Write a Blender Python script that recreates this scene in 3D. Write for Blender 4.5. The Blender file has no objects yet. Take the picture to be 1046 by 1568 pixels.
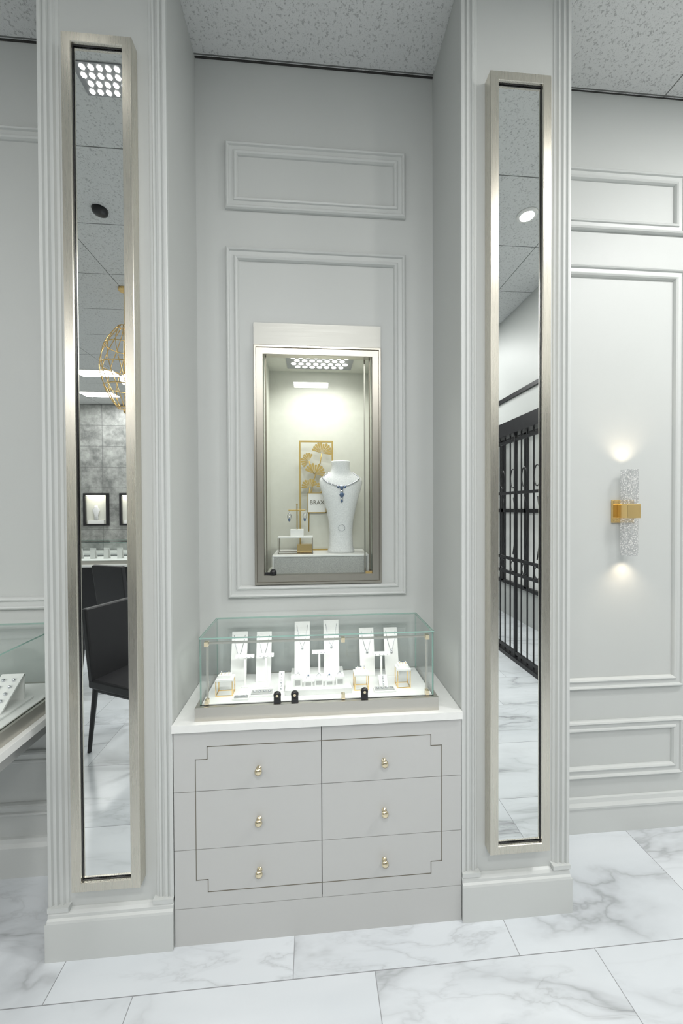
import bpy, math, random
from math import sin, cos, pi, radians
from mathutils import Vector, Matrix
random.seed(4)
W=1.0788; N=0.3347; C=3.607
XL=-4.2; XR=3.4; YB=-6.1
scene=bpy.context.scene
try:
    scene.view_settings.view_transform='Standard'
except Exception: pass

# ------------------------------------------------------------ materials
def newmat(name):
    m=bpy.data.materials.new(name); m.use_nodes=True
    nt=m.node_tree; b=nt.nodes["Principled BSDF"]
    return m,nt,b
def link(nt,a,b): nt.links.new(a,b)
def coords(nt,scale=1.0,loc=(0,0,0)):
    tc=nt.nodes.new("ShaderNodeTexCoord"); mp=nt.nodes.new("ShaderNodeMapping")
    mp.inputs["Scale"].default_value=(scale,)*3 if not isinstance(scale,tuple) else scale
    mp.inputs["Location"].default_value=loc
    link(nt,tc.outputs["Object"],mp.inputs[0]); return mp.outputs[0]
def noise(nt,vec,scale,detail=3,rough=.5,dim='3D'):
    n=nt.nodes.new("ShaderNodeTexNoise"); n.noise_dimensions=dim
    n.inputs["Scale"].default_value=scale; n.inputs["Detail"].default_value=detail; n.inputs["Roughness"].default_value=rough
    link(nt,vec,n.inputs["Vector"]); return n
def ramp(nt,fac,stops):
    r=nt.nodes.new("ShaderNodeValToRGB"); e=r.color_ramp.elements
    while len(e)<len(stops): e.new(.5)
    for el,(p,c) in zip(e,stops):
        el.position=p; el.color=(c,c,c,1) if not isinstance(c,tuple) else (*c,1)
    link(nt,fac,r.inputs[0]); return r.outputs[0]
def math_(nt,op,a,b=None,c=None):
    n=nt.nodes.new("ShaderNodeMath"); n.operation=op
    for i,v in enumerate((a,b,c)):
        if v is None: continue
        if isinstance(v,(int,float)): n.inputs[i].default_value=v
        else: link(nt,v,n.inputs[i])
    return n.outputs[0]
def mixc(nt,fac,a,b,mode='MIX'):
    n=nt.nodes.new("ShaderNodeMix"); n.data_type='RGBA'; n.blend_type=mode
    if isinstance(fac,(int,float)): n.inputs[0].default_value=fac
    else: link(nt,fac,n.inputs[0])
    for i,v in ((6,a),(7,b)):
        if isinstance(v,tuple): n.inputs[i].default_value=(*v,1)
        else: link(nt,v,n.inputs[i])
    return n.outputs[2]
def bump(nt,b,h,strength=.2,dist=.001):
    n=nt.nodes.new("ShaderNodeBump"); n.inputs["Strength"].default_value=strength; n.inputs["Distance"].default_value=dist
    link(nt,h,n.inputs["Height"]); link(nt,n.outputs[0],b.inputs["Normal"])

def paint(name,col,rough=.45,var=.03):
    m,nt,b=newmat(name); v=coords(nt)
    n=noise(nt,v,1.7,3)
    c2=tuple(max(0,x*(1-var*2)) for x in col)
    link(nt,mixc(nt,n.outputs[0],col,c2),b.inputs["Base Color"])
    b.inputs["Roughness"].default_value=rough
    n2=noise(nt,v,350,2); bump(nt,b,n2.outputs[0],.08,.0005)
    return m
def metal(name,col,rough,brush=None,met=1):
    m,nt,b=newmat(name); b.inputs["Metallic"].default_value=met; b.inputs["Base Color"].default_value=(*col,1)
    b.inputs["Roughness"].default_value=rough
    if brush:
        v=coords(nt,brush); n=noise(nt,v,1,2,.5)
        link(nt,mixc(nt,n.outputs[0],tuple(x*.96 for x in col),tuple(min(1,x*1.03) for x in col)),b.inputs["Base Color"])
        link(nt,ramp(nt,n.outputs[0],[(.2,rough*.92),(.8,min(1,rough*1.08))]),b.inputs["Roughness"])
    return m
def plain(name,col,rough=.5,spec=.5):
    m,nt,b=newmat(name); v=coords(nt); n=noise(nt,v,40,2)
    link(nt,mixc(nt,n.outputs[0],col,tuple(x*.93 for x in col)),b.inputs["Base Color"])
    b.inputs["Roughness"].default_value=rough
    return m
def emis(name,col,s):
    m=bpy.data.materials.new(name); m.use_nodes=True; nt=m.node_tree
    b=nt.nodes["Principled BSDF"]; b.inputs["Base Color"].default_value=(*col,1)
    b.inputs["Emission Color"].default_value=(*col,1); b.inputs["Emission Strength"].default_value=s
    try: m.cycles.emission_sampling='NONE'
    except Exception: pass
    return m
def thin_glass(name,tint=(.975,.99,.985),ior=1.45):
    m=bpy.data.materials.new(name); m.use_nodes=True; nt=m.node_tree; nt.nodes.clear()
    o=nt.nodes.new("ShaderNodeOutputMaterial"); t=nt.nodes.new("ShaderNodeBsdfTransparent"); g=nt.nodes.new("ShaderNodeBsdfGlossy")
    t.inputs[0].default_value=(*tint,1); g.inputs["Roughness"].default_value=0.0
    f=nt.nodes.new("ShaderNodeFresnel"); ge=nt.nodes.new("ShaderNodeNewGeometry")
    # same reflectance from both sides of the pane (no false total internal reflection)
    link(nt,math_(nt,'MULTIPLY_ADD',ge.outputs["Backfacing"],1/ior-ior,ior),f.inputs[0])
    mx=nt.nodes.new("ShaderNodeMixShader"); link(nt,f.outputs[0],mx.inputs[0]); link(nt,t.outputs[0],mx.inputs[1]); link(nt,g.outputs[0],mx.inputs[2]); link(nt,mx.outputs[0],o.inputs[0])
    return m

mWall=paint("wall_paint",(.535,.552,.538),.5)
mTrim=paint("trim_paint",(.57,.588,.575),.38)
mCab=paint("cabinet_lacquer",(.505,.51,.50),.35)
mQuartz=plain("white_quartz",(.80,.81,.79),.2)
mWhite=plain("white_leatherette",(.80,.80,.78),.5)
mCream=plain("cream_backing",(.66,.665,.60),.7)
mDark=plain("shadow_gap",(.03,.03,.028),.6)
mGroove=metal("groove_bronze",(.22,.20,.16),.4)
mBlack=plain("black_lacquer",(.012,.012,.014),.35)
mLeather=plain("black_leather",(.015,.015,.017),.45)
mNickel=metal("brushed_nickel",(.60,.58,.53),.38,(6,6,400))
mNickelV=metal("champagne_nickel",(.66,.63,.555),.28,(400,400,5))
mFrameD=metal("aged_nickel",(.43,.41,.36),.32,(400,400,5))
mHead=metal("satin_steel",(.44,.44,.41),.5,(5,5,400))
mGold=metal("polished_brass",(.86,.62,.28),.2)
mGoldS=metal("satin_gold_leaf",(.44,.31,.09),.45,None,.5)
mKnob=metal("polished_champagne",(.78,.68,.48),.15)
mSilver=metal("polished_silver",(.66,.67,.71),.15)
mMirror=metal("mirror_silvering",(.82,.84,.83),.0)
mGlass=thin_glass("clear_glass")
mEdge=plain("glass_edge_green",(.30,.47,.41),.1)
mLed=emis("led_cell",(1,.98,.93),6)
mLedDim=emis("downlight_lens",(1,.96,.88),9)
mTroffer=emis("troffer_diffuser",(1,.99,.97),4)
mGem=plain("sapphire_gem",(.07,.12,.22),.05)
mPlate=plain("led_backplate",(.30,.31,.32),.4)

mLinen,nt,b=newmat("linen_cover"); v=coords(nt); n=noise(nt,v,420,3,.7)
link(nt,ramp(nt,n.outputs[0],[(.3,(.27,.28,.27)),(.7,(.50,.50,.48))]),b.inputs["Base Color"]); b.inputs["Roughness"].default_value=.8
bump(nt,b,n.outputs[0],.3,.001)
mBust,nt,b=newmat("bust_fabric"); v=coords(nt); n=noise(nt,v,260,3,.7)
link(nt,ramp(nt,n.outputs[0],[(.3,(.60,.61,.61)),(.7,(.82,.82,.82))]),b.inputs["Base Color"]); b.inputs["Roughness"].default_value=.7
bump(nt,b,n.outputs[0],.25,.001)

# marble floor
mFloor,nt,b=newmat("marble_tile_floor")
tc=nt.nodes.new("ShaderNodeTexCoord"); mp=nt.nodes.new("ShaderNodeMapping"); mp.inputs["Location"].default_value=(-.717,.128,0)
link(nt,tc.outputs["Object"],mp.inputs[0])
br=nt.nodes.new("ShaderNodeTexBrick"); link(nt,mp.outputs[0],br.inputs["Vector"])
br.offset=.35; br.offset_frequency=2; br.squash=1
br.inputs["Scale"].default_value=1; br.inputs["Brick Width"].default_value=.803; br.inputs["Row Height"].default_value=.462
br.inputs["Mortar Size"].default_value=.0014; br.inputs["Mortar Smooth"].default_value=.0
br.inputs["Color1"].default_value=(0,0,0,1); br.inputs["Color2"].default_value=(1,1,1,1); br.inputs["Mortar"].default_value=(.5,.5,.5,1)
sep=math_(nt,'MULTIPLY',br.outputs["Color"],37.0)
mp2=nt.nodes.new("ShaderNodeMapping"); mp2.inputs["Rotation"].default_value=(0,0,radians(52)); mp2.inputs["Scale"].default_value=(.7,2.3,1)
link(nt,tc.outputs["Object"],mp2.inputs[0])
def n4(scale,detail,rough,dist,woff=0):
    n=nt.nodes.new("ShaderNodeTexNoise"); n.noise_dimensions='4D'; link(nt,mp2.outputs[0],n.inputs["Vector"])
    n.inputs["Scale"].default_value=scale; n.inputs["Detail"].default_value=detail; n.inputs["Roughness"].default_value=rough; n.inputs["Distortion"].default_value=dist
    link(nt,math_(nt,'ADD',sep,woff),n.inputs["W"]); return n.outputs[0]
v1=math_(nt,'ABSOLUTE',math_(nt,'SUBTRACT',n4(1.3,5,.52,.6),.5))
vein=ramp(nt,v1,[(.0,.72),(.010,.40),(.035,.16),(.10,0)])
v2=math_(nt,'ABSOLUTE',math_(nt,'SUBTRACT',n4(3.2,5,.55,.9,5.3),.5))
vein2=ramp(nt,v2,[(.0,.34),(.012,.14),(.05,0)])
msk=ramp(nt,n4(1.1,2,.5,0,9.1),[(.46,0),(.66,1)])
msk2=ramp(nt,n4(1.6,2,.5,0,15.1),[(.42,.05),(.62,1)])
va=math_(nt,'MINIMUM',math_(nt,'ADD',math_(nt,'MULTIPLY',vein,msk2),math_(nt,'MULTIPLY',vein2,msk)),1)
cloud=ramp(nt,n4(1.0,4,.6,.3,21),[(.3,(.70,.73,.755)),(.75,(.58,.615,.645))])
col=mixc(nt,va,cloud,(.28,.29,.30))
col=mixc(nt,br.outputs["Fac"],col,(.28,.29,.30))
link(nt,col,b.inputs["Base Color"]); b.inputs["Roughness"].default_value=.2

# acoustic ceiling
mCeil,nt,b=newmat("acoustic_ceiling_tile"); v=coords(nt)
n=noise(nt,v,85,4,.7); sp=ramp(nt,n.outputs[0],[(.37,.0),(.45,1)])
n2=noise(nt,v,300,2,.6); sp2=ramp(nt,n2.outputs[0],[(.33,.5),(.42,1)])
spk=math_(nt,'MULTIPLY',sp,sp2)
col=mixc(nt,spk,(.42,.43,.43),(.66,.675,.67))
sx=nt.nodes.new("ShaderNodeSeparateXYZ"); link(nt,v,sx.inputs[0])
def gridline(o,size,at,w):
    f=math_(nt,'FRACT',math_(nt,'DIVIDE',math_(nt,'ADD',o,size*50-at),size))
    return math_(nt,'LESS_THAN',f,w/size)
g=math_(nt,'MAXIMUM',gridline(sx.outputs[0],1.15,1.085,.006),gridline(sx.outputs[1],.578,.322,.006))
col=mixc(nt,g,col,(.16,.165,.16))
link(nt,col,b.inputs["Base Color"]); b.inputs["Roughness"].default_value=.9
bump(nt,b,spk,.4,.002)

mStone,nt,b=newmat("antiqued_mirror_tile"); v=coords(nt)
n=noise(nt,v,5,6,.7); c=ramp(nt,n.outputs[0],[(.35,(.16,.165,.16)),(.65,(.42,.43,.41))])
br=nt.nodes.new("ShaderNodeTexBrick"); 
mp=nt.nodes.new("ShaderNodeMapping"); mp.inputs["Rotation"].default_value=(radians(90),0,0); link(nt,v,mp.inputs[0]); link(nt,mp.outputs[0],br.inputs[0])
br.offset=0; br.inputs["Scale"].default_value=1; br.inputs["Brick Width"].default_value=.5; br.inputs["Row Height"].default_value=.4; br.inputs["Mortar Size"].default_value=.004
link(nt,mixc(nt,br.outputs["Fac"],c,(.12,.12,.12)),b.inputs["Base Color"]); b.inputs["Roughness"].default_value=.35

# crackled (bubble) crystal of the sconce
mCrys=bpy.data.materials.new("crackled_crystal"); mCrys.use_nodes=True; nt=mCrys.node_tree; nt.nodes.clear()
o=nt.nodes.new("ShaderNodeOutputMaterial"); v=coords(nt)
vo=nt.nodes.new("ShaderNodeTexVoronoi"); vo.feature='DISTANCE_TO_EDGE'; vo.inputs["Scale"].default_value=80; link(nt,v,vo.inputs["Vector"])
vo2=nt.nodes.new("ShaderNodeTexVoronoi"); vo2.inputs["Scale"].default_value=130; link(nt,v,vo2.inputs["Vector"])
tr=nt.nodes.new("ShaderNodeBsdfTransparent"); tr.inputs[0].default_value=(.97,.98,.985,1)
gl=nt.nodes.new("ShaderNodeBsdfGlossy"); gl.inputs["Roughness"].default_value=.08; gl.inputs["Color"].default_value=(.95,.97,1,1)
em=nt.nodes.new("ShaderNodeEmission"); em.inputs[0].default_value=(1,.96,.90,1)
link(nt,ramp(nt,vo2.outputs["Distance"],[(.0,3.2),(.30,1.0),(.55,.25)]),em.inputs[1])
bp=nt.nodes.new("ShaderNodeBump"); bp.inputs["Strength"].default_value=.8; bp.inputs["Distance"].default_value=.003; link(nt,vo.outputs["Distance"],bp.inputs["Height"]); link(nt,bp.outputs[0],gl.inputs["Normal"])
m1=nt.nodes.new("ShaderNodeMixShader"); link(nt,ramp(nt,vo.outputs["Distance"],[(.0,.55),(.08,.18),(.3,.10)]),m1.inputs[0]); link(nt,tr.outputs[0],m1.inputs[1]); link(nt,gl.outputs[0],m1.inputs[2])
m2=nt.nodes.new("ShaderNodeMixShader"); m2.inputs[0].default_value=.18; link(nt,m1.outputs[0],m2.inputs[1]); link(nt,em.outputs[0],m2.inputs[2]); link(nt,m2.outputs[0],o.inputs[0])
try: mCrys.cycles.emission_sampling='NONE'
except Exception: pass

# ------------------------------------------------------------ mesh builder
class MB:
    def __init__(s): s.v=[]; s.f=[]; s.m=[]; s.mats=[]; s.sm=[]
    def mi(s,mat):
        if mat not in s.mats: s.mats.append(mat)
        return s.mats.index(mat)
    def add(s,vs,fs,mat,smooth=False):
        o=len(s.v); s.v+= [tuple(p) for p in vs]; k=s.mi(mat)
        for f in fs: s.f.append([i+o for i in f]); s.m.append(k); s.sm.append(smooth)
    def box(s,x0,x1,y0,y1,z0,z1,mat,rot=None,edge=None,axis=None):
        vs=[(x,y,z) for z in (z0,z1) for y in (y0,y1) for x in (x0,x1)]
        if rot:
            ax,ang,ctr=rot; R=Matrix.Rotation(ang,3,ax); ctr=Vector(ctr)
            vs=[tuple(R@(Vector(p)-ctr)+ctr) for p in vs]
        fs=[(0,2,3,1),(4,5,7,6),(0,1,5,4),(2,6,7,3),(0,4,6,2),(1,3,7,5)]
        s.add(vs,fs,mat)
        if edge:
            k=s.mi(edge); n=len(s.m)
            rims={'x':(0,1,2,3),'y':(0,1,4,5),'z':(2,3,4,5)}[axis]
            for r in rims: s.m[n-6+r]=k
    def cyl(s,p0,p1,r,mat,seg=16,r1=None,caps=True):
        p0=Vector(p0);p1=Vector(p1);r1=r if r1 is None else r1
        d=(p1-p0).normalized(); a=d.orthogonal().normalized(); b_=d.cross(a)
        vs=[]
        for c,rr in ((p0,r),(p1,r1)):
            for i in range(seg):
                t=2*pi*i/seg; vs.append(c+a*(rr*cos(t))+b_*(rr*sin(t)))
        fs=[(i,(i+1)%seg,seg+(i+1)%seg,seg+i) for i in range(seg)]
        s.add(vs,fs,mat,True)
        if caps: s.add(vs,[tuple(reversed(range(seg))),tuple(range(seg,2*seg))],mat)
    def tube(s,pts,r,mat,seg=8,closed=False):
        pts=[Vector(p) for p in pts]; n=len(pts); vs=[]
        prev=None
        for i in range(n):
            if closed: d=pts[(i+1)%n]-pts[i-1]
            else: d=pts[min(i+1,n-1)]-pts[max(i-1,0)]
            d.normalize()
            a=d.orthogonal().normalized() if prev is None else (prev-d*prev.dot(d)).normalized()
            prev=a; b_=d.cross(a)
            for k in range(seg):
                t=2*pi*k/seg; vs.append(pts[i]+a*(r*cos(t))+b_*(r*sin(t)))
        fs=[]
        for i in range(n if closed else n-1):
            j=(i+1)%n
            for k in range(seg): fs.append((i*seg+k,i*seg+(k+1)%seg,j*seg+(k+1)%seg,j*seg+k))
        if not closed: fs+= [tuple(reversed(range(seg))),tuple(range((n-1)*seg,n*seg))]
        s.add(vs,fs,mat,True)
    def lathe(s,c,prof,mat,axis='z',seg=24,sx=1,sy=1):
        vs=[]
        for r,h in prof:
            for i in range(seg):
                t=2*pi*i/seg; a,b_=r*cos(t)*sx,r*sin(t)*sy
                if axis=='z': vs.append((c[0]+a,c[1]+b_,c[2]+h))
                else: vs.append((c[0]+a,c[1]-h,c[2]+b_))
        n=len(prof); fs=[]
        for j in range(n-1):
            for i in range(seg):
                fs.append((j*seg+i,j*seg+(i+1)%seg,(j+1)*seg+(i+1)%seg,(j+1)*seg+i))
        fs+= [tuple(reversed(range(seg))),tuple(range((n-1)*seg,n*seg))]
        s.add(vs,fs,mat,True)
    def sph(s,c,r,mat,seg=10,sz=1):
        prof=[(max(1e-5,r*sin(pi*i/8)),-r*cos(pi*i/8)*sz) for i in range(9)]
        s.lathe(c,prof,mat,'z',seg)
    def frame(s,x0,x1,z0,z1,Y,prof,mat,sgn=-1):
        vs=[];n=len(prof)
        for o,h in prof:
            y=Y+sgn*h
            vs+=[(x0+o,y,z0+o),(x1-o,y,z0+o),(x1-o,y,z1-o),(x0+o,y,z1-o)]
        fs=[]
        for j in range(n-1):
            for i in range(4):
                k=(i+1)%4; fs.append((j*4+i,j*4+k,(j+1)*4+k,(j+1)*4+i))
        s.add(vs,fs,mat)
    def prism(s,poly,z0,z1,mat):
        n=len(poly); vs=[(x,y,z0) for x,y in poly]+[(x,y,z1) for x,y in poly]
        fs=[(i,(i+1)%n,n+(i+1)%n,n+i) for i in range(n)]+[tuple(reversed(range(n))),tuple(range(n,2*n))]
        s.add(vs,fs,mat)
    def hext(s,poly,x0,x1,mat):
        n=len(poly); vs=[(x0,y,z) for y,z in poly]+[(x1,y,z) for y,z in poly]
        fs=[(i,(i+1)%n,n+(i+1)%n,n+i) for i in range(n)]+[tuple(reversed(range(n))),tuple(range(n,2*n))]
        s.add(vs,fs,mat)
    def build(s,name,bevel=0,parent=None):
        me=bpy.data.meshes.new(name); me.from_pydata(s.v,[],s.f)
        for m in s.mats: me.materials.append(m)
        for p,k,sm in zip(me.polygons,s.m,s.sm): p.material_index=k; p.use_smooth=sm
        me.update()
        import bmesh
        bm=bmesh.new(); bm.from_mesh(me); bmesh.ops.recalc_face_normals(bm,faces=bm.faces); bm.to_mesh(me); bm.free()
        o=bpy.data.objects.new(name,me); scene.collection.objects.link(o)
        if bevel:
            md=o.modifiers.new("bevel",'BEVEL'); md.width=bevel; md.segments=2; md.limit_method='ANGLE'; md.angle_limit=radians(40)
        if parent: o.parent=parent
        return o

# ------------------------------------------------------------ room shell
b=MB(); b.box(XL,XR,YB,N+.12,-.05,0,mFloor); b.build("floor")
b=MB(); b.box(XL,XR,YB,N+.12,C,C+.05,mCeil); b.build("ceiling")
ox0,ox1,oz0,oz1=.285,.818,1.283,2.333
b=MB()
b.box(XL,ox0,N,N+.08,0,C,mWall); b.box(ox1,XR,N,N+.08,0,C,mWall)
b.box(ox0,ox1,N,N+.08,0,oz0,mWall); b.box(ox0,ox1,N,N+.08,oz1,C,mWall); b.build("wall_back")
b=MB(); b.box(XL-.1,XL,YB,N+.12,0,C,mWall); b.build("wall_left")
b=MB(); b.box(XR,XR+.1,YB,N+.12,0,C,mWall); b.build("wall_right")
b=MB(); b.box(XL,XR,YB-.1,YB,0,C,mStone); b.build("wall_rear")
b=MB(); b.box(.0,W,N-.004,N,C-.008,C-.0005,mDark); b.box(W+.44,XR,N-.004,N,C-.004,C-.0005,mDark); b.box(XL,-.433,N-.004,N,C-.008,C-.0005,mDark); b.build("trim_ceiling")  # dark strips standing in for the shadow line where wall meets ceiling

PROF=[(0,0),(0,.010),(.004,.017),(.010,.020),(.015,.017),(.018,.010),(.036,.010),(.039,.016),(.045,.018),(.051,.014),(.055,.006),(.056,0)]
def panel(name,x0,x1,z0,z1):
    b=MB(); b.frame(x0,x1,z0,z1,N,PROF,mTrim); return b.build(name)
panel("trim_1",.129,.947,2.939,3.236)
panel("trim_2",.129,.947,1.193,2.770)
k=3
for x0,x1 in ((1.60,2.352),(2.47,3.22)):
    for z0,z1 in ((2.937,3.233),(.703,2.770),(.265,.548)):
        panel("trim_%d"%k,x0,x1,z0,z1); k+=1
for x0,x1 in ((-1.62,-.52),(-2.9,-1.75),(-4.1,-3.0)):
    for z0,z1 in ((1.165,3.233),(.265,.548)):
        panel("trim_%d"%k,x0,x1,z0,z1); k+=1
def baseboard(name,x0,x1):
    b=MB(); b.hext([(N,0),(N-.018,0),(N-.018,.12),(N-.024,.125),(N-.024,.135),(N-.014,.148),(N-.010,.165),(N,.168)],x0,x1,mTrim); b.build(name)
baseboard("baseboard_right",W+.445,XR); baseboard("baseboard_left",XL,-.440)

# ------------------------------------------------------------ pilasters
FP=.014
def pilaster(name,x0,x1):
    b=MB(); F=FP
    b.box(x0,x1,F,N-.001,0,C-.001,mWall)
    def band(a,w,mirror):
        pr=[(0,F),(0,.001),(.004,0),(.012,0),(.015,.007),(.019,.007),(.022,.001),(.030,.001),(.034,.009),(.040,.009),(.043,.003),(.049,.003),(.054,.010),(.060,.010),(w-.002,.011),(w,F)]
        pts=[((a+p[0]) if not mirror else (a-p[0]),p[1]) for p in pr]
        b.prism(pts,.15,C-.001,mTrim)
    band(x0,.066,False) ; band(x1,.066,True)
    e=.005
    xa=x0-(e if x0<0 else 0); xb=x1+(e if x0>0 else 0)
    b.box(xa,xb,-.012,N-.03,0,.135,mTrim)
    b.hext([(N-.04,.135),(-.012,.135),(-.010,.143),(-.004,.148),(-.003,.158),(.004,.166),(.012,.17),(N-.04,.17)],x0+.0005,x1-.0005,mTrim)
    for a,c in ((x0,x0+.072),(x1-.072,x1)):
        b.box(a+.0008,c,-.007,.03,.17,.186,mTrim)
    return b.build(name)
pilaster("pilaster",-.4325,-.0005)
pilaster("pilaster",W+.0005,W+.439)

def wall_mirror(name,x0,x1,z0,z1,w=.033):
    b=MB(); Y=FP-.0005; d=.044
    b.frame(x0,x1,z0,z1,Y,[(0,0),(0,d-.002),(.0015,d),(w-.0015,d),(w,d-.002),(w,d-.014)],mNickelV)
    b.frame(x0+w-.001,x1-w+.001,z0+w-.001,z1-w+.001,Y,[(0,d-.010),(.003,d-.010),(.003,d-.013)],mBlack)
    b.box(x0+.003,x1-.003,Y-d+.016,Y,z0+.003,z1-.003,mBlack)
    y=Y-d+.0145
    b.add([(x0+w,y,z0+w),(x1-w,y,z0+w),(x1-w,y,z1-w),(x0+w,y,z1-w)],[(0,1,2,3)],mMirror)
    return b.build(name)
wall_mirror("wall_mirror",-.335,-.104,.260,3.225,.032)
wall_mirror("wall_mirror",1.178,1.417,.272,3.226,.033)

# ------------------------------------------------------------ drawer cabinet
b=MB()
x0,x1=.003,W-.003
b.box(x0,x1,.018,N-.004,0,.790,mCab)
g=.0014
b.box(x0,x1,0,.018,0,.137-g,mCab)
xs=[x0,.539,x1]; zs=[.137,.353,.567,.788]
for i in range(2):
    for j in range(3):
        b.box(xs[i]+(g if i else 0),xs[i+1]-(0 if i else g),0,.018,zs[j]+g,zs[j+1]-g,mCab)
b.box(x0+.001,x1-.001,.012,.0179,.13,.789,mDark)
poly=[(.122,.730),(.957,.730),(.957,.688),(.998,.688),(.998,.240),(.957,.240),(.957,.194),(.122,.194),(.122,.240),(.080,.240),(.080,.684),(.122,.684)]
hw=.0013
for i in range(len(poly)):
    (xa,za),(xb,zb)=poly[i],poly[(i+1)%len(poly)]
    b.box(min(xa,xb)-hw,max(xa,xb)+hw,-.0006,.001,min(za,zb)-hw,max(za,zb)+hw,mGroove)
for kx in (.308,.775):
    for kz in (.640,.451,.262):
        b.lathe((kx,0,kz),[(.010,0),(.010,.002),(.005,.004),(.005,.012),(.011,.015),(.0135,.019),(.0125,.024),(.006,.027),(.0001,.0275)],mKnob,'y',20)
b.box(.0008,W-.0008,-.012,N-.0015,.7905,.818,mQuartz)
b.build("drawer_cabinet")

# ------------------------------------------------------------ counter-top glass case
def glass_case(name,x0,x1,y0,y1,z0,zb,zt,inset=.015,locks=(),hinges=()):
    b=MB()
    b.box(x0,x1,y0,y1,z0,zb,mNickel)
    b.box(x0+.02,x1-.02,y0+.02,y1-.02,zb,zb+.003,mWhite)
    gx0,gx1,gy0,gy1=x0+inset,x1-inset,y0+inset,y1-inset; t=.005
    b.box(gx0,gx1,gy0,gy0+t,zb,zt-t,mGlass,edge=mEdge,axis='y')
    b.box(gx0,gx1,gy1-t,gy1,zb,zt-t,mGlass,edge=mEdge,axis='y')
    b.box(gx0,gx0+t,gy0+t,gy1-t,zb,zt-t,mGlass,edge=mEdge,axis='x')
    b.box(gx1-t,gx1,gy0+t,gy1-t,zb,zt-t,mGlass,edge=mEdge,axis='x')
    b.box(gx0-.002,gx1+.002,gy0-.002,gy1+.002,zt-t,zt,mGlass,edge=mEdge,axis='z')
    r=.0035; yy=gy0+t+.008
    b.box(gx0+.02,gx1-.02,yy-r,yy+r,zt-.028,zt-.021,mNickel)
    for px in (gx0+.024,gx1-.024):
        b.box(px-r,px+r,yy-r,yy+r,zb+.003,zt-.022,mNickel)
    for hx in (gx0+.024,(gx0+gx1)*.5+.09,gx1-.024):
        b.box(hx-.007,hx+.007,gy0-.003,yy+.003,zt-.033,zt-.016,mKnob)
        b.box(hx-.007,hx+.007,gy0-.003,yy+.003,zb+.004,zb+.020,mKnob)
    for lx in locks:
        b.lathe((lx,gy0-.0005,zb+.032),[(.012,0),(.0145,.004),(.0135,.012),(.006,.014),(.0001,.014)],mBlack,'y',20)
        b.box(lx-.013,lx+.013,gy0-.010,gy0-.0005,zb+.001,zb+.032,mBlack)
        b.cyl((lx,gy0-.014,zb+.032),(lx,gy0-.016,zb+.032),.005,mKnob)
    return b.build(name)
ZB=.868; ZT=1.121; DZ=ZB+.0032
tcase=glass_case("tabletop_display_case",.076,.991,.009,.2895,.8183,ZB,ZT,locks=(.375,.440,.704))

def place(o,dx,dy,dz,rz=0): o.location=(dx,dy,dz); o.rotation_euler=(0,0,rz)
def easel(x,y,w,h,z,name="necklace_easel",parent=None,bar=True):
    b=MB(); a=radians(-14)
    b.box(-w/2,w/2,-.003,.003,.001,h,mWhite,rot=('X',a,(0,0,0)))
    b.box(-w/2,w/2,-.002,.058,0,.003,mWhite)
    b.box(-w/2+.008,w/2-.008,.052,.056,.003,h*.86,mWhite)
    pts=[]
    for i in range(17):
        t=i/16; X=(t-.5)*(w*.72); Z=h*.93-(h*.42)*(1-abs(2*t-1)**1.6)
        Y=-.0042; p=Matrix.Rotation(a,3,'X')@Vector((X,Y,Z)); pts.append(p)
    b.tube(pts,.0013,mSilver,6)
    p=Matrix.Rotation(a,3,'X')@Vector((0,-.006,h*.48)); b.sph(p,.0055,mGem if (x*1000)%2>1 else mSilver,8,1.4)
    o=b.build(name,parent=parent); place(o,x,y,z); return o
easel(.195,.205,.066,.200,DZ); easel(.300,.195,.063,.200,DZ)
easel(.463,.205,.066,.215,DZ+.0202); easel(.589,.205,.066,.218,DZ+.0202)
easel(.745,.205,.064,.200,DZ); easel(.852,.200,.060,.200,DZ)
b=MB(); b.box(.415,.64,.186,.268,DZ,DZ+.0199,mWhite); b.build("display_riser",.001)
# small bar stands for earrings between the easels
def tbar(i,x,y,w,h):
    b=MB(); b.box(-.014,.014,-.010,.010,0,.004,mWhite); b.box(-.004,.004,-.003,.003,.004,h,mWhite); b.box(-w/2,w/2,-.008,.008,h,h+.012,mWhite)
    for s_ in (-.35,-.12,.12,.35): b.sph((s_*w,-.0095,h+.006),.0028,mSilver,6)
    o=b.build("earring_bar_%d"%i,.0008,parent=tcase); place(o,x,y,DZ)
tbar(1,.232,.155,.075,.118); tbar(2,.318,.150,.062,.122); tbar(3,.535,.150,.060,.128); tbar(4,.795,.155,.070,.110)
def riser(x,y,w,d,h):
    b=MB(); r=.0018
    for sx in (-1,1):
        for sy in (-1,1):
            b.box(sx*(w/2-.002)-r,sx*(w/2-.002)+r,sy*(d/2-.002)-r,sy*(d/2-.002)+r,0,h,mGold)
    for sy in (-1,1): b.box(-w/2,w/2,sy*(d/2-.002)-r,sy*(d/2-.002)+r,0,.003,mGold)
    for sx in (-1,1): b.box(sx*(w/2-.002)-r,sx*(w/2-.002)+r,-d/2,d/2,0,.003,mGold)
    b.box(-w/2,w/2,-d/2,d/2,h,h+.006,mWhite)
    b.box(-w*.36,w*.36,-d*.3,d*.3,h+.006,h+.018,mWhite)
    for i in (-1,0,1):
        c=Vector((i*w*.22,0,h+.020)); b.tube([c+Vector((0,.0065*cos(t),.0065*sin(t))) for t in [2*pi*q/12 for q in range(12)]],.0008,mGold,5,True)
        b.sph(c+Vector((0,-.001,.008)),.0028,mGem if i==0 else mSilver,6)
    o=b.build("ring_riser"); place(o,x,y,DZ)
riser(.165,.105,.066,.05,.058); riser(.702,.105,.058,.05,.058); riser(.875,.110,.055,.05,.070)
b=MB(); b.box(.400,.660,.062,.136,DZ,DZ+.022,mWhite); b.build("ring_plinth",.0015)
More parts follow.
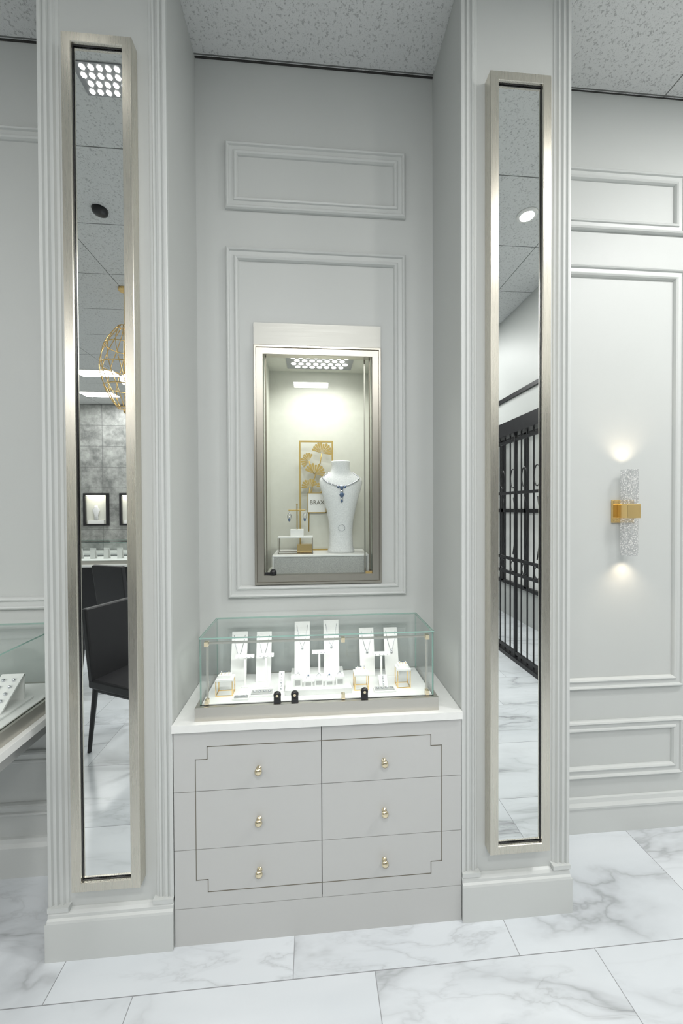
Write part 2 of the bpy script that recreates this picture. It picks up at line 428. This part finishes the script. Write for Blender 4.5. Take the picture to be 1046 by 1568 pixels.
for i,(x,h) in enumerate(((.448,.036),(.490,.024),(.532,.030),(.574,.024),(.616,.034))):
    b=MB(); b.box(-.017,.017,-.016,.016,0,h,mWhite,); b.box(-.011,.011,-.0168,-.0155,h*.2,h*.75,mLinen)
    c=Vector((0,0,h+.004)); b.tube([c+Vector((.008*cos(t),0,.008*sin(t))) for t in [2*pi*q/14 for q in range(14)]],.0013,mSilver,5,True); b.sph(c+Vector((0,0,.010)),.0038,mGem if i%2 else mSilver,6)
    o=b.build("ring_block",0.001); place(o,x,.100,DZ+.0222)
def tray(x,y,w,d,rz=0,n=4,zz=DZ):
    b=MB(); b.box(-w/2,w/2,-d/2,d/2,0,.008,mWhite); b.box(-w/2+.004,w/2-.004,-d/2+.004,d/2-.004,.008,.011,mLinen)
    for i in range(n):
        X=(-.5+(i+.5)/n)*(w-.012)
        c=Vector((X,0,.0125)); b.tube([c+Vector((.006*cos(t),.006*sin(t),0)) for t in [2*pi*q/12 for q in range(12)]],.0013,mSilver,5,True); b.sph(c+Vector((0,-.006,.001)),.003,mSilver,6)
    o=b.build("jewelry_tray",.001); place(o,x,y,zz,rz)
tray(.310,.085,.09,.045); tray(.792,.072,.085,.036); tray(.235,.055,.06,.024)
def board(i,x,y,w,h,z=DZ):
    b=MB(); a=radians(-38)
    b.box(-w/2,w/2,-.003,.003,.002,h,mWhite,rot=('X',a,(0,0,0))); b.box(-w/2,w/2,-.002,.05,0,.003,mWhite)
    for q in range(6):
        p=Matrix.Rotation(a,3,'X')@Vector((0,-.006,h*(.12+.15*q))); b.sph(p,.0035,mSilver,6)
    o=b.build("bracelet_board_%d"%i,parent=tcase); place(o,x,y,z)
board(1,.382,.100,.022,.075); board(2,.795,.105,.035,.045)

# ------------------------------------------------------------ recessed wall showcase
b=MB()
D=N+.30
b.box(ox0-.01,ox0,N+.081,D,oz0-.01,oz1+.01,mCream)
b.box(ox1,ox1+.01,N+.081,D,oz0-.01,oz1+.01,mCream)
b.box(ox0,ox1,N+.081,D,oz1,oz1+.01,mCream)
b.box(ox0,ox1,N+.081,D,oz0-.01,oz0,mCream)
b.box(ox0-.01,ox1+.01,D,D+.01,oz0-.01,oz1+.01,mCream)
for (a,c,e,f) in ((ox0,ox0+.002,oz0,oz1),(ox1-.002,ox1,oz0,oz1)):
    b.box(a,c,N+.001,N+.0809,e,f,mCream)
b.box(ox0+.002,ox1-.002,N+.001,N+.0809,oz0,oz0+.002,mCream); b.box(ox0+.002,ox1-.002,N+.001,N+.0809,oz1-.002,oz1,mCream)
fx0,fx1,fz0,fz1=.249,.829,1.252,2.336
b.frame(fx0,fx1,fz0,fz1,N,[(0,0),(0,.016),(.002,.018),(.010,.018),(.011,.012),(.014,.012),(.015,.018),(.041,.018),(.043,.016),(.043,-.02)],mFrameD)
b.box(fx0,fx1,N-.008,N-.0005,fz1,2.438,mHead)
gx0,gx1,gz0,gz1=fx0+.044,fx1-.044,fz0+.033,fz1-.012
b.box(gx0,gx1,N-.004,N+.002,gz0,gz1,mGlass,edge=mEdge,axis='y')
for px in (gx0+.004,gx1-.010): b.box(px,px+.006,N+.006,N+.012,gz0,gz1,mGroove)
b.box(gx1-.030,gx1-.024,N+.03,N+.036,gz0,gz1,mFrameD)
for px in (gx0,gx1-.03):
    for pz in (gz0,gz1-.022):
        b.box(px,px+.03,N-.010,N-.0045,pz,pz+.022,mGold if (pz>2) else mBlack if px<.5 else mGold)
b.lathe((gx0+.038,N-.006,gz0+.024),[(.013,0),(.014,.006),(.013,.022),(.0001,.024)],mBlack,'y',20)
b.box(gx0+.024,gx0+.052,N-.016,N-.0045,gz0,gz0+.024,mBlack)
lx0,lx1,ly0,ly1=.385,.715,N+.055,N+.235; lz=oz1-.003
b.box(lx0,lx1,ly0,ly1,lz-.006,lz,mPlate)
for r in range(4):
    for c in range(8 - (r%2)):
        cx=lx0+.035+.037*c+(.0185 if r%2 else 0); cy=ly0+.03+r*.040
        b.cyl((cx,cy,lz-.0065),(cx,cy,lz-.0085),.0125,mLed,8)
b.build("wall_display_case")
PZ=1.377
b=MB(); b.box(ox0+.040,ox1-.045,N+.045,D-.012,oz0+.0022,PZ-.008,mLinen); b.box(ox0+.036,ox1-.041,N+.041,D-.010,PZ-.008,PZ,mWhite)
b.box(ox0+.036,ox0+.042,N+.041,N+.0449,oz0+.0022,PZ-.008,mWhite); b.box(ox1-.047,ox1-.041,N+.041,N+.0449,oz0+.0022,PZ-.008,mWhite)
b.build("linen_plinth",.001)
def area(name,loc,size,power,col=(1,.97,.92),rot=(0,0,0),shape='RECTANGLE',sy=None,spread=None):
    l=bpy.data.lights.new(name,'AREA'); l.shape=shape; l.size=size; l.size_y=sy or size; l.energy=power; l.color=col
    if spread: l.spread=spread
    o=bpy.data.objects.new(name,l); scene.collection.objects.link(o); o.location=loc; o.rotation_euler=rot; return o
area("case_led_light",((lx0+lx1)/2,(ly0+ly1)/2-.02,lz-.012),lx1-lx0,2.1,(1,.985,.95),sy=ly1-ly0-.05,spread=radians(140))

# bust
b=MB()
secs=[(0,.066,.045,0),(.012,.067,.046,0),(.03,.060,.042,0),(.10,.057,.040,0),(.16,.062,.043,-.002),(.22,.074,.046,-.006),(.28,.090,.048,-.008),(.325,.103,.046,-.006),(.350,.108,.042,-.003),(.368,.105,.038,0),(.380,.090,.035,.003),(.392,.066,.033,.005),(.404,.052,.033,.006),(.420,.046,.034,.006),(.440,.045,.035,.005),(.452,.048,.037,.004),(.456,.046,.035,.004)]
vs=[];S=40
for z,w,d,yo in secs:
    for i in range(S):
        t=2*pi*i/S; vs.append((w*cos(t),yo+d*sin(t),z))
fs=[(j*S+i,j*S+(i+1)%S,(j+1)*S+(i+1)%S,(j+1)*S+i) for j in range(len(secs)-1) for i in range(S)]
fs+=[tuple(reversed(range(S))),tuple(range((len(secs)-1)*S,len(secs)*S))]
b.add(vs,fs,mBust,True)
def surf(z):
    for a,c in zip(secs,secs[1:]):
        if a[0]<=z<=c[0]:
            t=(z-a[0])/(c[0]-a[0]); return [a[k]+(c[k]-a[k])*t for k in (1,2,3)]
for i in range(57):
    t=-pi/2*1.15+pi*1.15*i/56
    z=.398-.070*max(0,cos(t))**1.5
    w,d,yo=surf(z); x=w*sin(t)*1.03; y=yo-d*cos(t)*1.06
    b.sph((x,y,z),.0042,mSilver,6)
for zz,rr,m in ((.320,.009,mGem),(.302,.008,mSilver),(.286,.011,mGem),(.268,.0065,mSilver),(.256,.006,mGem)):
    w,d,yo=surf(zz); b.sph((0,yo-d*1.05-.002,zz),rr,m,8,1.2)
for sx in (-1,1):
    w,d,yo=surf(.322); b.sph((sx*.016,yo-d*1.04,.324),.0065,mGem,8)
    b.sph((sx*.011,yo-d*1.05-.001,.290),.004,mSilver,8)
for i in range(14):
    t=2*pi*i/14; zz=.125+.016*sin(t); w,d,yo=surf(zz); xx=.016*cos(t); b.sph((xx,yo-d*math.sqrt(1-(xx/w)**2)-.001,zz),.0024,mSilver,6)
o=b.build("necklace_bust"); place(o,.652,N+.135,PZ)

# ginkgo panel
b=MB(); y0,y1=-.004,.004; pw,ph=.178,.575
t=.008
b.box(0,pw,y0,y1,0,t,mGoldS); b.box(0,pw,y0,y1,ph-t,ph,mGoldS); b.box(0,t,y0,y1,t,ph-t,mGoldS); b.box(pw-t,pw,y0,y1,t,ph-t,mGoldS)
b.box(t,pw-t,.002,.0035,t,.21,mCream)
def fan(cx,cz,r,a0,a1,n=9):
    for i in range(n):
        u0=a0+(a1-a0)*(i+.03)/n; u1=a0+(a1-a0)*(i+.86)/n; um=(u0+u1)/2
        r1=r*(.90+.10*sin(pi*(i+.5)/n)) * (0.86 if i==n//2 else 1)
        pts=[(r*.10,um),(r1*.93,u0),(r1,um),(r1*.93,u1)]
        vs=[(cx+q*cos(a),yy,cz+q*sin(a)) for yy in (y0+.001,y1-.001) for q,a in pts]
        b.add(vs,[(0,1,2,3),(7,6,5,4),(0,4,5,1),(1,5,6,2),(2,6,7,3),(3,7,4,0)],mGoldS)
fan(.118,.510,.060,radians(-10),radians(165),11)
fan(.052,.468,.046,radians(60),radians(235),9)
fan(.080,.400,.060,radians(-15),radians(160),10)
fan(.055,.330,.048,radians(20),radians(190),9)
fan(.128,.330,.042,radians(0),radians(180),8)
def stem(p): b.tube([(x,0,z) for x,z in p],.0032,mGoldS,6)
stem([(.118,.510),(.110,.46),(.085,.40),(.060,.30),(.050,.21),(.048,.10)])
stem([(.052,.468),(.060,.43),(.080,.400)]); stem([(.128,.33),(.11,.30),(.07,.27),(.052,.23)]); stem([(.055,.33),(.05,.28),(.05,.22)])
b.box(.045,.140,-.010,-.005,.200,.300,mWhite)
for (a,c,e,f) in ((.043,.142,.197,.201),(.043,.142,.299,.303),(.043,.047,.197,.303),(.138,.142,.197,.303)): b.box(a,c,-.0112,-.0045,e,f,mGoldS)
gp=b.build("ginkgo_art_panel"); place(gp,.442,D-.060,PZ)
cu=bpy.data.curves.new("lettering","FONT"); cu.body="BRAX"; cu.size=.030; cu.extrude=.0005; cu.align_x='CENTER'
t_=bpy.data.objects.new("lettering",cu); scene.collection.objects.link(t_); t_.parent=gp; t_.location=(.0925,-.0106,.242); t_.rotation_euler=(pi/2,0,0); cu.materials.append(mGroove)

# earring stand on riser
b=MB(); w,d,h=.168,.085,.078
for sx in (0,1):
    for sy in (0,1): b.box(sx*(w-.004),sx*(w-.004)+.004,sy*(d-.004),sy*(d-.004)+.004,0,h,mGroove)
for sy in (0,1): b.box(0,w,sy*(d-.004),sy*(d-.004)+.004,0,.004,mGroove)
b.box(0,w,0,d,h,h+.006,mWhite)
b.box(.092,.168-.004,.02,.06,0,.045,mGold)
o=b.build("acrylic_riser"); place(o,.343,N+.085,PZ)
b=MB()
b.box(-.032,.032,-.022,.022,0,.034,mWhite)
b.cyl((0,0,.034),(0,0,.155),.0028,mGoldS); b.cyl((-.042,0,.128),(.042,0,.128),.0026,mGoldS)
b.sph((0,0,.157),.004,mGoldS)
for sx in (-1,1):
    b.tube([(sx*.038,0,.128),(sx*.038,0,.112)],.0008,mSilver,5)
    b.tube([(sx*.038+.009*sin(q),0,.098+.014*cos(q)) for q in [2*pi*i/16 for i in range(16)]],.0020,mSilver,6,True)
    b.sph((sx*.038,0,.081),.006,mGem,8,1.5); b.sph((sx*.038,-.001,.096),.0045,mSilver,6)
o=b.build("earring_stand"); place(o,.434,N+.13,PZ+h+.006)

# ------------------------------------------------------------ sconce
b=MB(); sx_=2.030; y=N
b.box(sx_-.056,sx_+.056,y-.012,y-.0008,1.520,1.632,mGold)
b.box(sx_-.034,sx_+.034,y-.072,y-.012,1.545,1.612,mGold)
b.box(sx_-.028,sx_+.028,y-.066,y-.024,1.6125,1.778,mCrys)
b.box(sx_-.028,sx_+.028,y-.066,y-.024,1.364,1.5445,mCrys)
b.build("wall_sconce",.0015)
def spot(name,loc,rot,power,angle=120):
    l=bpy.data.lights.new(name,'SPOT'); l.energy=power; l.color=(1,.82,.60); l.spot_size=radians(angle); l.spot_blend=1; l.shadow_soft_size=.01
    o=bpy.data.objects.new(name,l); scene.collection.objects.link(o); o.location=loc; o.rotation_euler=rot
spot("sconce_up_light",(sx_,y-.058,1.784),(radians(180-5),0,0),1.3,115)
spot("sconce_down_light",(sx_,y-.058,1.358),(radians(5),0,0),1.3,115)

# ------------------------------------------------------------ left jewellery counter
b=MB()
b.box(-1.56,-.49,-.34,N-.03,.787,.816,mQuartz)
b.box(-1.50,-.56,-.28,N-.03,.70,.7868,mCab)
for lx in (-1.49,-.60):
    for ly in (-.27,.25): b.box(lx,lx+.035,ly,ly+.035,0,.70,mNickel)
b.build("jewelry_counter",.001)
lcase=glass_case("counter_display_case",-1.52,-.512,-.30,.285,.8163,.866,ZT,inset=.012,locks=(-1.0,))
def earboard(i,x,y):
    b=MB(); a=radians(-50)
    b.box(-.04,.04,0,.006,.002,.16,mWhite,rot=('X',a,(0,0,0))); b.box(-.06,.06,-.03,.14,0,.006,mWhite); b.box(-.04,.04,.12,.124,.006,.10,mWhite)
    for q in range(5):
        for j in (-1,1):
            p=Matrix.Rotation(a,3,'X')@Vector((j*.018,-.004,.03+.026*q)); b.sph(p,.006,mSilver,7)
    o=b.build("earring_board_%d"%i,parent=lcase); place(o,x,y,.8695)
earboard(1,-.63,.0); earboard(2,-.80,.02)
b=MB(); b.box(-1.42,-.98,-.12,.2,.8695,.90,mWhite); b.build("display_plinth",.0015)

# ------------------------------------------------------------ rest of the room (seen in the mirrors)
b=MB(); x0,x1,y0,y1=-.560,-.340,-.56,-.42
b.box(x0,x1,y0,y1,C-.006,C-.0005,mPlate)
for r in range(4):
    for c in range(5):
        cx=x0+.030+.038*c+(.012 if r%2 else 0); cy=y0+.02+r*.034
        b.cyl((cx,cy,C-.0065),(cx,cy,C-.009),.0125,mLed,6)
b.build("honeycomb_ceiling_light")
def downlight(x,y,power=14):
    b=MB(); b.lathe((x,y,C-.008),[(.048,0),(.065,0),(.068,.004),(.068,.0075),(.048,.0075)],mWhite); b.cyl((x,y,C-.003),(x,y,C-.006),.048,mLedDim,24)
    b.build("ceiling_downlight")
    area("downlight_lamp",(x,y,C-.012),.09,power,(1,.97,.92),shape='DISK')
for x,y,p in ((1.99,-1.11,10),(-2.2,-1.0,5)): downlight(x,y,p)
def troffer(x,y,p=35,w=.55,d=.25):
    b=MB()
    b.box(x-w/2-.02,x+w/2+.02,y-d/2-.02,y+d/2+.02,C-.006,C-.0005,mWhite); b.box(x-w/2,x+w/2,y-d/2,y+d/2,C-.009,C-.0061,mTroffer)
    b.build("ceiling_troffer"); area("troffer_lamp",(x,y,C-.014),w,p,(1,.995,.985),sy=d)
for x,y,p in ((-2.64,-4.4,28),(-3.19,-5.45,28),(.5,-2.2,37),(.5,-4.0,34),(-2.9,-2.2,18),(1.8,-3.2,36),(2.9,-.9,42),(-.7,-3.6,34)): troffer(x,y,p)
troffer(3.05,-3.3,16,.3,.6)  # unseen vestibule lamp, added to brighten the pale window panel beyond the gate
b=MB(); b.lathe((-.90,-1.28,C-.034),[(.0001,0),(.03,.003),(.045,.012),(.05,.0335)],mBlack); b.build("smoke_detector")

# pendant: brass wire lantern
b=MB(); px,py=-1.19,-2.2
def prof(u): return .20*math.sin(pi*(.06+.9*u))**.7
for i in range(14):
    a=2*pi*i/14
    b.tube([(px+prof(u)*cos(a+.9*u),py+prof(u)*sin(a+.9*u),2.52+.74*u) for u in [q/16 for q in range(17)]],.004,mGold,6)
for u in (.0,.25,.5,.75,1.):
    b.tube([(px+prof(u)*cos(t),py+prof(u)*sin(t),2.52+.74*u) for t in [2*pi*q/28 for q in range(28)]],.005,mGold,6,True)
b.cyl((px,py,3.2),(px,py,C-.02),.006,mGold); b.cyl((px,py,C-.02),(px,py,C-.001),.05,mGold); b.sph((px,py,2.49),.02,mGold)
b.cyl((px,py,2.80),(px,py,3.2),.012,mGold); b.sph((px,py,2.78),.04,mLedDim,12,1.2)
b.cyl((px,py,2.49),(px,py,2.6),.006,mGold)
b.build("pendant_light")

def chair(x,y,rz):
    b=MB(); w=.44;d=.44
    b.box(-w/2,w/2,-d/2,d/2,.43,.49,mLeather)
    for sx in (-1,1):
        b.cyl((sx*.19,-.19,.43),(sx*.205,-.215,0),.018,mBlack,12,.012)
        b.cyl((sx*.19,.19,.43),(sx*.205,.235,0),.018,mBlack,12,.012)
    b.box(-w/2,w/2,.17,.22,.47,.95,mLeather,rot=('X',radians(-8),(0,.2,.47)))
    b.box(-.2,.2,-.2,.2,.40,.43,mBlack)
    o=b.build("dining_chair",.012); place(o,x,y,0,rz)
chair(-.66,-1.28,radians(115)); chair(-1.48,-2.2,radians(35)); chair(-1.75,-3.35,radians(20))
b=MB(); b.box(-3.4,-1.75,-4.7,-4.1,.78,.81,mQuartz); b.box(-3.34,-1.81,-4.66,-4.14,.0,.7799,mBlack); b.build("island_counter")
icase=glass_case("island_display_case",-3.3,-1.85,-4.65,-4.15,.8103,.86,1.12)
for i in range(7):
    easel(-3.1+i*.19,-4.42,.08,.16,.863,name="easel_%d"%i,parent=icase)
def shallow_case(x0,x1,z0,z1):
    b=MB(); y=YB
    b.frame(x0,x1,z0,z1,y,[(0,0),(0,.06),(.035,.06),(.035,.01)],mBlack,sgn=1)
    b.box(x0+.03,x1-.03,y+.0005,y+.008,z0+.03,z1-.03,mCream)
    b.box(x0+.08,x1-.08,y+.008,y+.05,z0+.035,z0+.10,mWhite)
    b.lathe(((x0+x1)/2,y+.035,z0+.10),[(.04,0),(.035,.1),(.07,.2),(.03,.25),(.03,.28)],mBust,sy=.3)
    b.build("wall_showcase")
    area("showcase_lamp",((x0+x1)/2,y+.05,z1-.045),x1-x0-.1,1.5,(1,.95,.82),sy=.03)
shallow_case(-3.83,-3.38,1.28,1.90); shallow_case(-3.17,-2.72,1.28,1.90)
shallow_case(-2.4,-1.94,1.28,1.90)
b=MB(); b.box(-4.1,-2.0,YB+.02,YB+.55,.78,.81,mQuartz); b.box(-4.05,-2.05,YB+.03,YB+.5,0,.7799,mCab); b.build("rear_counter")

# security gate
b=MB(); gx=2.62
ys=[-1.72-.105*i for i in range(24)]
for i,yy in enumerate(ys):
    b.cyl((gx,yy,.04),(gx,yy,2.36),.008 if i%6 else .02,mBlack,8)
for zz in (.08,.9,1.05,1.75,2.3): b.box(gx-.012,gx+.012,ys[-1],ys[0],zz-.015,zz+.015,mBlack)
for i in range(0,23,2):
    yc=(ys[i]+ys[i+1])/2
    b.tube([(gx,yc+.045*cos(t),.975+.055*sin(t)) for t in [2*pi*q/16 for q in range(16)]],.006,mBlack,6,True)
    b.tube([(gx,yc+.10*sin(3*u)*.5,1.1+.6*u) for u in [q/10 for q in range(11)]],.006,mBlack,6)
    b.tube([(gx,yc+.05*cos(t),1.90+.10*sin(t)) for t in [2*pi*q/16 for q in range(16)]],.006,mBlack,6,True)
b.box(gx-.04,gx+.04,ys[-1]-.05,ys[0]+.05,0,.04,mBlack)
b.box(gx-.06,gx+.06,ys[-1]-.05,ys[0]+.05,2.36,2.50,mBlack)
b.build("security_gate")
b=MB(); b.box(gx-.05,gx+.12,ys[-1]-.05,ys[0]+.05,2.501,C-.002,mWall)
b.box(gx-.07,gx-.05,ys[-1]-.05,ys[0]+.05,2.72,2.76,mBlack); b.build("wall_storefront")
# shop window with mullions on the vestibule wall
b=MB(); wy0,wy1,wz0,wz1=-4.6,-1.6,.5,2.6
b.box(XR-.012,XR-.0005,wy0,wy1,wz0,wz1,mQuartz)
for i in range(6):
    yy=wy0+(wy1-wy0)*i/5; b.box(XR-.05,XR-.0125,yy-.025,yy+.025,wz0,wz1,mBlack)
for zz in (wz0,1.55,wz1): b.box(XR-.05,XR-.0125,wy0,wy1,zz-.025,zz+.025,mBlack)
b.build("window_1")

area("case_led_bar",(.533,.050,1.086),.80,.95,(1,.995,.97),rot=(radians(22),0,0),sy=.012)
area("case_led_bar",(-1.0,-.262,1.086),.80,.9,(1,.995,.97),rot=(radians(22),0,0),sy=.012)

# ------------------------------------------------------------ world + camera
w=bpy.data.worlds.new("world"); scene.world=w; w.use_nodes=True
w.node_tree.nodes["Background"].inputs[0].default_value=(.5,.5,.5,1); w.node_tree.nodes["Background"].inputs[1].default_value=.1
ya,pi_,ro=.0789,-.0114,-.0044
F=Vector((sin(ya)*cos(pi_),cos(ya)*cos(pi_),sin(pi_))); R=Vector((cos(ya),-sin(ya),0)); U=R.cross(F)
R2=R*cos(ro)+U*sin(ro); U2=U*cos(ro)-R*sin(ro)
cd=bpy.data.cameras.new("camera"); co=bpy.data.objects.new("camera",cd); scene.collection.objects.link(co)
M=Matrix(((R2.x,U2.x,-F.x,.5093),(R2.y,U2.y,-F.y,-1.3735),(R2.z,U2.z,-F.z,1.6),(0,0,0,1)))
co.matrix_world=M
cd.sensor_fit='HORIZONTAL'; cd.sensor_width=36; cd.lens=36*566/1046; cd.clip_start=.02
scene.camera=co
